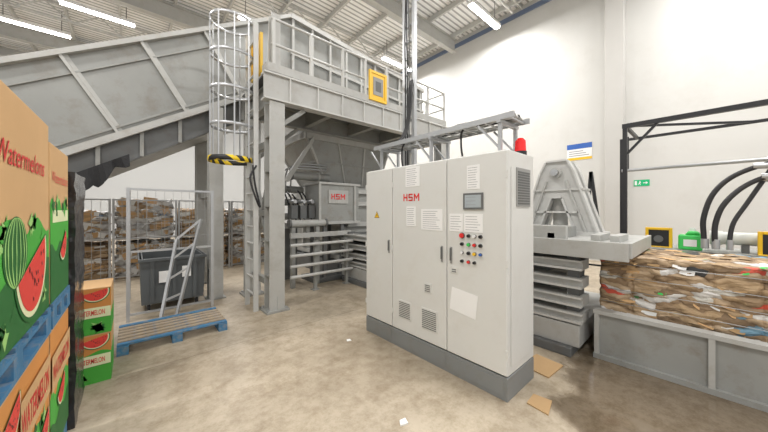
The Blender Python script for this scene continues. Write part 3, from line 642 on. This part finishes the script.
MB().flat(rect(-.22,BZ+.05,-.10,BZ+.14),(5.498,0,0),-Y,Z,'white',off=0).obj('sticker',gc)
def ystand(x,y,lab):
    t=thing('yellow_stand',(x,y,BZ),lab,'stand','yellow stands')
    MB().box(x-.03,x+.03,y-.14,y-.105,BZ,BZ+.28,'yellow').box(x-.03,x+.03,y+.105,y+.14,BZ,BZ+.28,'yellow').box(x-.03,x+.03,y-.105,y+.105,BZ+.245,BZ+.28,'yellow').box(x-.05,x+.05,y-.14,y+.14,BZ,BZ+.015,'yellow').obj('stand_frame',t,bevel=.008)
    MB().box(x-.02,x+.02,y-.105,y+.105,BZ+.015,BZ+.245,'black').cyl((x-.03,y,BZ+.12),(x-.05,y,BZ+.12),.05,'steeld').obj('stand_core',t)
ystand(5.65,.47,'small yellow framed stand with black core beside the canister'); ystand(5.49,-.52,'small yellow framed stand with black core by the pale pipe')
# gantry
gt=thing('hose_gantry',(5.3,.1,0),'black steel tube gantry carrying a few hydraulic hoses','gantry')
for y in (.79,-1.5): MB().box(5.275,5.325,y-.025,y+.025,0,2.80,'black').box(5.24,5.4,y-.08,y+.08,0,.012,'black').obj('gantry_post',gt)
for y in (1.0,-1.5): MB().box(6.375,6.415,y-.02,y+.02,0,2.80,'black').obj('gantry_post',gt)
MB().box(5.27,5.33,-1.6,.82,2.77,2.83,'black').obj('gantry_beam',gt)
MB().box(6.375,6.415,-1.6,1.02,2.79,2.83,'black').box(5.33,6.375,.77,.81,2.79,2.83,'black').box(5.33,6.375,-1.5,-1.46,2.79,2.83,'black').split('gantry_beam',gt)
MB().beam((5.3,.77,2.40),(5.3,.45,2.78),.03,.03,'black').beam((5.35,.78,2.81),(6.37,-.4,2.81),.03,.03,'black').split('gantry_brace',gt)
MB().cyl((6.1,.95,2.25),(6.1,-1.6,2.25),.025,'galv').box(6.085,6.115,.86,.89,2.25,2.8,'black').box(6.085,6.115,-1.5,-1.47,2.25,2.8,'black').obj('cross_pipe',gt)
MB().cyl((5.42,-1.6,2.2),(5.42,-.62,2.2),.05,'steeld').cyl((5.42,-.66,2.2),(5.42,-.58,2.2),.065,'galv').box(5.40,5.44,-1.52,-1.48,2.2,2.8,'black').box(5.40,5.44,-.80,-.76,2.2,2.8,'black').obj('hose_manifold',gt,label='horizontal dark hydraulic fitting pipe')
def hs1(pts,r):
    MB().hose(pts,r,'rubber').cyl(pts[-1],Vector(pts[-1])+Vector((0,0,.12)),r*1.35,'galv').cyl(Vector(pts[2])+Vector((0,.04,.004)),Vector(pts[2])+Vector((0,-.07,.0)),r*1.35,'galv').obj('hydraulic_hose',gt,label='thick black hose with metal fittings bending down to the run-out')
hs1([(5.34,-.95,2.20),(5.34,-.62,2.16),(5.34,-.38,2.10),(5.35,-.17,1.98),(5.36,-.03,1.78),(5.37,.04,1.5),(5.38,.04,1.3),(5.38,.03,1.12)],.027)
hs1([(5.38,-1.0,2.10),(5.38,-.66,2.04),(5.38,-.44,1.98),(5.37,-.26,1.86),(5.36,-.12,1.66),(5.36,-.06,1.45),(5.36,-.05,1.28),(5.37,-.06,1.12)],.027)
hs1([(5.42,-.62,2.2),(5.43,-.50,2.12),(5.43,-.42,1.95),(5.42,-.30,1.68),(5.40,-.20,1.45),(5.39,-.17,1.25),(5.39,-.17,1.12)],.022)
ps=thing('pole_stand',(6.3,1.3,0),'black trestle of two leaning steel poles','stand')
MB().beam((6.3,1.42,2.3),(6.3,1.58,0),.05,.05,'black').beam((6.3,1.42,2.3),(6.3,1.15,0),.05,.05,'black').split('pole',ps); MB().beam((6.3,1.54,.6),(6.3,1.22,.6),.03,.03,'black').obj('crossbar',ps)
# wall signs
es=MB(); O_=Vector((WX-.012,1.44,2.29)); R_=-Y; es.box(WX-.012,WX,1.10,1.44,2.29,2.47,'exitg')
es.flat([(.02,.03),(.07,.03),(.07,.15),(.02,.15)],O_,R_,Z,'white'); es.flat([(.20,.08),(.26,.08),(.26,.05),(.31,.09),(.26,.13),(.26,.10),(.20,.10)],O_,R_,Z,'white')
es.flat(arc(.135,.14,.012,.012,0,360,10)[:-1],O_,R_,Z,'white'); es.flat([(.12,.125),(.145,.125),(.165,.09),(.155,.085),(.14,.1),(.135,.08),(.15,.06),(.15,.03),(.138,.03),(.137,.055),(.115,.06),(.095,.04),(.09,.05),(.11,.08),(.118,.1)],O_,R_,Z,'white')
es.obj('exit_sign',label='green emergency exit sign with running figure and arrow on the wall',category='sign')
ws=MB().box(WX-.01,WX,2.45,3.15,3.25,3.78,'white'); O_=Vector((WX-.01,3.15,3.25)); ws.flat(rect(0,.36,.7,.53),O_,R_,Z,'blue'); ws.flat(rect(0,.0,.7,.08),O_,R_,Z,'yellow')
for i in range(3): ws.flat(rect(.06,.13+i*.07,.62-.08*i,.155+i*.07),O_,R_,Z,'ink')
ws.obj('wall_poster',label='white poster with blue header and yellow foot on the wall',category='poster')

# ------------------------------------------------------------ fence frame + bin
fr=thing('mesh_barrier',(.5,5.45,0),'galvanised tube barrier frame beside the dark bin','barrier')
f=MB()
for x in (-.06,.98): f.box(x-.02,x+.02,5.43,5.47,0,1.92,'galv')
for z in (.1,1.0,1.9): f.box(-.06,.98,5.435,5.465,z-.015,z+.015,'galv')
f.obj('frame',fr)
w=MB()
for i in range(1,10): w.cyl((-.06+i*.104,5.45,1.0),(-.06+i*.104,5.45,1.9),.0025,'galv',n=5)
for z in (1.2,1.4,1.6,1.75): w.cyl((-.06,5.45,z),(.98,5.45,z),.0025,'galv',n=5)
w.obj('wire_mesh',fr)
MB().box(-.08,-.04,5.47,6.9,1.88,1.92,'galv').box(-.08,-.04,6.88,6.92,0,1.92,'galv').obj('side_frame',fr)
ld=thing('leaning_frame',(.5,5.2,0),'narrow galvanised frame leaning against the barrier','frame')
f=MB(); f.beam((.28,5.12,0),(.50,5.42,1.15),.035,.035,'galv').beam((.46,5.12,0),(.82,5.42,1.45),.035,.035,'galv').beam((.50,5.42,1.15),(.82,5.42,1.45),.03,.03,'galv').beam((.28,5.12,.02),(.46,5.12,.02),.03,.03,'galv')
for t in (.25,.5,.75): f.beam(Vector((.28,5.12,0)).lerp(Vector((.5,5.42,1.15)),t),Vector((.46,5.12,0)).lerp(Vector((.82,5.42,1.45)),t),.025,.025,'galv')
f.obj('frame',ld)
bn=thing('waste_bin',(.5,6.2,0),'dark grey rectangular waste container with paper labels','waste container')
BY=.22
b=MB(); z0,z1=.12,.84
v0=[(.09,5.55,z0),(.91,5.55,z0),(.91,6.5,z0),(.09,6.5,z0)]; v1=[(.07,5.52,z1),(.93,5.52,z1),(.93,6.55,z1),(.07,6.55,z1)]
v2=[(.11,5.57,z1),(.89,5.57,z1),(.89,6.5,z1),(.11,6.5,z1)]; v3=[(.13,5.60,z0+.05),(.87,5.60,z0+.05),(.87,6.46,z0+.05),(.13,6.46,z0+.05)]
b.add([(p[0],p[1]+BY,p[2]) for p in v0+v1+v2+v3],[(0,3,2,1)]+[(k,(k+1)%4,4+(k+1)%4,4+k) for k in range(4)]+[(4+k,4+(k+1)%4,8+(k+1)%4,8+k) for k in range(4)]+[(8+k,8+(k+1)%4,12+(k+1)%4,12+k) for k in range(4)]+[(12,13,14,15)],'bin')
b.obj('bin_body',bn)
b=MB().box(.05,.95,5.49+BY,5.55+BY,.79,.84,'bin').box(.05,.95,6.53+BY,6.58+BY,.79,.84,'bin').box(.05,.10,5.55+BY,6.53+BY,.79,.84,'bin').box(.90,.95,5.55+BY,6.53+BY,.79,.84,'bin'); b.obj('rim',bn,bevel=.008)
b=MB()
for x in (.22,.5,.78): b.beam((x,5.54+BY,.14),(x,5.515+BY,.79),.05,.03,'bin')
b.split('bin_rib',bn)
for x in (.18,.82):
    for y in (5.65+BY,6.42+BY): MB().cyl((x-.02,y,.055),(x+.02,y,.055),.055,'rubber').box(x-.03,x+.03,y-.03,y+.03,.08,.13,'galv').obj('wheel',bn)
MB().box(.30,.43,5.495+BY,5.5+BY,.45,.63,'white').box(.60,.72,5.495+BY,5.5+BY,.5,.68,'white').split('paper_label',bn)

# ------------------------------------------------------------ rear bales with wire cages
def rbale(x,y,z,m,lab,seed,w=1.05,d=1.0,h=.8):
    mb=bumpy(x,x+w,y,y+d,z,z+h,m,res=.05,amp=.075,flakes=40,seed=seed,jit=.045)
    rn=random.Random(seed)
    for i in range(26):
        c=Vector((rn.uniform(x+.1,x+w-.1),y-.02,rn.uniform(z+.1,z+h))); ww=rn.uniform(.08,.28); hh=rn.uniform(.03,.16); t=rn.uniform(-.4,.4)
        u=Vector((math.cos(t),rn.uniform(-.1,.05),math.sin(t)))*ww/2; v_=Vector((-math.sin(t),-.15,math.cos(t)))*hh/2
        mb.add([c-u-v_,c+u-v_,c+u+v_,c-u+v_],[(0,1,2,3)],rn.choice(['kraft','kraft2','white','kraft','cab']))
    mb.obj('paper_stack',label=lab,category='bale',group='stacked paper and cardboard by the back of the hall')
k=20
for i in range(5):
    for j in range(2):
        m_=[['balewhite','balebrown'],['balebrown','balewhite'],['balewhite','balewhite'],['balebrown','balebrown'],['balewhite','balewhite']][i][j]
        lab={'balewhite':'loose stack of white paper and plastic film','balebrown':'loose stack of flattened brown cardboard'}[m_]+(' on the floor' if j==0 else ' piled on another stack')
        k+=1; rbale(-2.7+i*1.2,9.0+random.uniform(-.02,.1),j*.9,m_,lab,k,h=.8 if j==0 else random.uniform(.6,.95))
    cg_=thing('wire_cage',(-2.18+i*1.2,8.80,0),'galvanised wire cage panel holding back the paper stacks','wire cage','wire cages by the paper stacks')
    f=MB(); xa=-2.74+i*1.2; xb=xa+1.14
    for x in (xa,xb): f.box(x-.02,x+.02,8.78,8.82,0,1.85,'galv')
    for z in (.08,.95,1.83): f.box(xa,xb,8.785,8.815,z-.015,z+.015,'galv')
    f.obj('cage_frame',cg_)
    f=MB()
    for q_ in range(1,8): f.box(xa+q_*1.14/8-.004,xa+q_*1.14/8+.004,8.795,8.803,.08,1.83,'galv')
    for q_ in range(1,8): f.box(xa,xb,8.803,8.81,.08+q_*.21,.088+q_*.21,'galv')
    f.obj('cage_mesh',cg_)
for i in range(3):
    k+=1; rbale(5.9+i*1.3,9.8,0,'balebrown','loose stack of flattened brown cardboard on the floor',k)

# ------------------------------------------------------------ boxes
def melon_art(mb,O,R,U,w,h,base,m1,m2):
    wav=[(w*i/20,base*h+.04*h*math.sin(i*.9)) for i in range(21)]
    mb.flat([(0,0),(w,0)]+wav[::-1],O,R,U,m1,off=.001)
    wav=[(w*i/20,base*h*.55+.03*h*math.sin(i*.7+1)) for i in range(21)]
    mb.flat([(0,0),(w,0)]+wav[::-1],O,R,U,m2,off=.002)
def wholem(mb,Oc,R,U,r):
    mb.flat(arc(0,0,r*1.05,r*.95,0,360,32)[:-1],Oc,R,U,'dgreen',off=.003)
    for i in range(-3,4):
        q=i/3.6; a=[(r*math.sin(q*1.35)*math.cos(math.radians(t)), r*.93*math.sin(math.radians(t))) for t in range(-80,81,10)]
        wd=.035*r*2
        mb.flat([(p[0]-wd*.5*(1+.4*math.sin(7*p[1]/r)),p[1]) for p in a]+[(p[0]+wd*.5*(1+.4*math.cos(9*p[1]/r)),p[1]) for p in a[::-1]],Oc,R,U,'lgreen',off=.004)
def slicem(mb,Oc,R,U,r,tilt):
    c,s_=math.cos(tilt),math.sin(tilt); R2=R*c+U*s_;U2=-R*s_+U*c
    for rr_,m_,of in ((1.,'dgreen',.005),(.93,'rind',.006),(.84,'flesh',.007)):
        mb.flat(arc(0,0,r*rr_,r*rr_,180,360,24),Oc,R2,U2,m_,off=of)
    rnd=random.Random(2)
    for i in range(16):
        a=math.radians(rnd.uniform(190,350)); q=r*rnd.uniform(.25,.72); px,py=q*math.cos(a),q*math.sin(a)
        mb.flat(arc(px,py,r*.022,r*.042,0,360,8)[:-1],Oc,R2,U2,'black',off=.008)
def leaves(mb,O,R,U,w,h,z0_,n,seed):
    rn=random.Random(seed)
    for i in range(n):
        c=(rn.uniform(.07,w-.07),h*(z0_+rn.uniform(-.05,.05))); a=rn.uniform(0,6.28); l_=rn.uniform(.03,.055)
        pts=[(c[0]+l_*math.cos(a+t)*rr,c[1]+l_*math.sin(a+t)*rr) for t,rr in ((0,1.3),(.6,.5),(1.2,1),(2,.5),(3.1,.9),(4.2,.5),(5,1),(5.7,.5))]
        mb.flat(pts,O,R,U,rn.choice(['dgreen','lgreen','green']),off=.0028)
def carton(name,x0,x1,y0,y1,z0,z1,label,style):
    t=thing(name,((x0+x1)/2,(y0+y1)/2,z0),label,'cardboard box','watermelon cartons')
    MB().box(x0,x1,y0,y1,z0,z1,'kraft').obj('carton_body',t,bevel=.006)
    w=y1-y0;h=z1-z0
    a=MB(); O=Vector((x1,y0,z0)); 
    if style==0:
        melon_art(a,O,Y,Z,w,h,.46,'green','dgreen')
        leaves(a,O,Y,Z,w,h,.44,18,3)
        wholem(a,O+Y*.60+Z*.36,Y,Z,.15)
        slicem(a,O+Y*.83+Z*.31,Y,Z,.28,.35)
        leaves(a,O,Y,Z,w,h,.10,18,5)
        a.text('Watermelons',O+Y*.37+Z*.70,Y,Z,.125,'red',bold=.0005,shear=.2,off=.003,sx=1.0)
    elif style==1:
        melon_art(a,O,Y,Z,w,h,.62,'green','dgreen'); leaves(a,O,Y,Z,w,h,.6,8,4)
        slicem(a,O+Y*(w*.6)+Z*(h*.36),Y,Z,.13,.6)
        a.text('Watermelons',O+Y*.03+Z*(h*.76),Y,Z,.09,'red',shear=.2,off=.003)
        a.flat(rect(w*.1,h*.50,w*.95,h*.58),O,Y,Z,'rind',off=.002)
    elif style==2:
        a.flat(rect(0,0,w,h*.97),O,Y,Z,'orange',off=.0006)
        melon_art(a,O,Y,Z,w,h,.50,'green','dgreen'); leaves(a,O,Y,Z,w,h,.50,14,6)
        slicem(a,O+Y*(w*.44)+Z*(h*.88),Y,Z,.13,.3); slicem(a,O+Y*(w*.88)+Z*(h*.46),Y,Z,.13,.3)
        a.flat(rect(w*.53,h*.60,w*.99,h*.86),O,Y,Z,'kraft',off=.0085)
        a.text('WATERMELON',O+Y*(w*.54)+Z*(h*.66),Y,Z,.15,'red',bold=.0025,off=.0095,sx=.49)
    elif style==5:
        a.flat(rect(0,0,w,h*.97),O,Y,Z,'orange',off=.0006)
        melon_art(a,O,Y,Z,w,h,.50,'green','dgreen'); slicem(a,O+Y*(w*.5)+Z*(h*.46),Y,Z,.13,.3)
        a.flat(rect(0,h*.54,w,h*.80),O,Y,Z,'kraft',off=.0085)
        a.text('WATERMELON',O+Y*(w*.04)+Z*(h*.61),Y,Z,.13,'red',bold=.002,off=.0095,sx=.58)
    a.obj('carton_print',t,label='printed watermelon artwork and lettering')
    f=MB(); O=Vector((x0,y0,z0)); w2=x1-x0
    if style in (3,4):
        f.flat(rect(0,0,w2,h*.98),O,X,Z,'orange',off=.0006)
        g_=.62 if style==3 else .45
        wav=[(w2*i/20,h*g_+.04*h*math.sin(i*.8)) for i in range(21)]
        f.flat([(0,0),(w2,0)]+wav[::-1],O,X,Z,'green',off=.001); slicem(f,O+X*(w2*.82)+Z*(h*.92),X,Z,.10,.25)
        leaves(f,O,X,Z,w2,h,.12,14,style)
        f.flat(rect(w2*.60,h*.36,w2*.995,h*.58),O,X,Z,'rind',off=.0085)
        f.text('WATERMELON',O+X*(w2*.61)+Z*(h*.42),X,Z,.065,'red',bold=.0010,off=.0095,sx=.43)
        f.obj('carton_print',t,label='printed watermelon artwork and lettering')
        f=MB(); O=Vector((x1,y0,z0)); wav=[(w*i/20,h*g_+.03*h*math.sin(i*.8)) for i in range(21)]
        f.flat([(0,0),(w,0)]+wav[::-1],O,Y,Z,'green',off=.001); f.obj('carton_print',t)
    return t
def pallet(x0,x1,y0,y1,z0,label,top='bluep',side='bluep',grp='pallets',s=1.):
    t=thing('wooden_pallet',((x0+x1)/2,(y0+y1)/2,z0),label,'pallet',grp)
    n=7; d=(y1-y0)
    for i in range(n):
        y=y0+.05+(d-.1)*i/(n-1); MB().box(x0,x1,y-.038,y+.038,z0+.118*s,z0+.138*s,side if i in (0,n-1) else top).obj('top_board',t)
    for x in (x0+.05,(x0+x1)/2,x1-.05):
        MB().box(x-.05,x+.05,y0,y1,z0+.10*s,z0+.118*s,side).box(x-.05,x+.05,y0,y1,z0,z0+.022*s,side).split('runner_board',t)
        for y in (y0+.06,(y0+y1)/2,y1-.06): MB().box(x-.05,x+.05,y-.06,y+.06,z0+.022*s,z0+.10*s,side).obj('block',t)
    return t
xf=-.35
for (a_,b_,s1,s2) in ((1.2,2.385,0,2),(2.42,3.0,1,5)):
    pallet(xf-1.0,xf-.005,a_,b_,0,'blue painted pallet under a watermelon carton')
    carton('watermelon_carton',xf-1.0,xf,a_,b_,.14,.93,'orange-brown watermelon carton with green and red print, lower tier',s2)
    pallet(xf-1.0,xf+.01,a_,b_,.932,'blue painted pallet between stacked watermelon cartons')
    carton('watermelon_carton',xf-1.0,xf,a_,b_,1.072,2.06 if s1==0 else 1.98,'kraft watermelon carton with melon artwork, upper tier',s1)
wr=bumpy(-1.0,-.325,3.06,3.60,.0,1.88,'wrap',res=.05,amp=.012,seed=9).obj('wrapped_stack',label='tall stack wrapped in black stretch film beside the cartons',category='wrapped pallet load')
carton('watermelon_carton',-.75,-.16,3.74,4.18,0,.45,'small orange-brown watermelon carton with green print on the floor',3)
carton('watermelon_carton',-.75,-.16,3.74,4.18,.452,.88,'small orange-brown watermelon carton with green print stacked on another',4)
pallet(-.14,.94,4.24,5.0,0,'weathered wooden pallet with blue painted edges on the floor','wood','bluep',s=.85)

def scrap(pts,z,m,label,name='cardboard_scrap',cat='scrap'):
    MB().prism([(p[0],p[1]) for p in pts],(0,0,.001),X,Y,z,m).obj(name,label=label,category=cat)
scrap([(2.96,1.0),(3.3,.98),(3.34,1.25),(3.0,1.3)],.012,'kraft2','flattened piece of brown cardboard on the floor')
scrap([(3.05,1.4),(3.45,1.36),(3.5,1.7),(3.1,1.75)],.02,'kraft2','flattened piece of brown cardboard on the floor')
scrap([(2.42,.82),(2.62,.86),(2.6,1.0),(2.44,.99)],.01,'kraft2','small torn cardboard piece by the cabinet')
scrap([(1.48,1.50),(1.54,1.48),(1.56,1.53),(1.51,1.54)],.012,'white','crumpled scrap of white paper on the floor','paper_scrap')
scrap([(1.95,2.9),(2.0,2.88),(2.01,2.93),(1.97,2.94)],.006,'white','small scrap of white paper on the floor','paper_scrap')

# ------------------------------------------------------------ world, camera
w=bpy.data.worlds.new('world'); SC.world=w; w.use_nodes=True; bg=w.node_tree.nodes['Background']; bg.inputs[0].default_value=(1,.99,.975,1); bg.inputs[1].default_value=.9
cd=bpy.data.cameras.new('camera'); cd.sensor_width=36; cd.lens=285/768*36; cd.shift_y=-6/768; cd.clip_start=.05
co=bpy.data.objects.new('camera',cd); co.location=(0,0,1.6); co.rotation_euler=(math.radians(90),0,math.radians(-41.3)); COL.objects.link(co); SC.camera=co
SC.view_settings.view_transform='Standard'; SC.view_settings.exposure=0.1
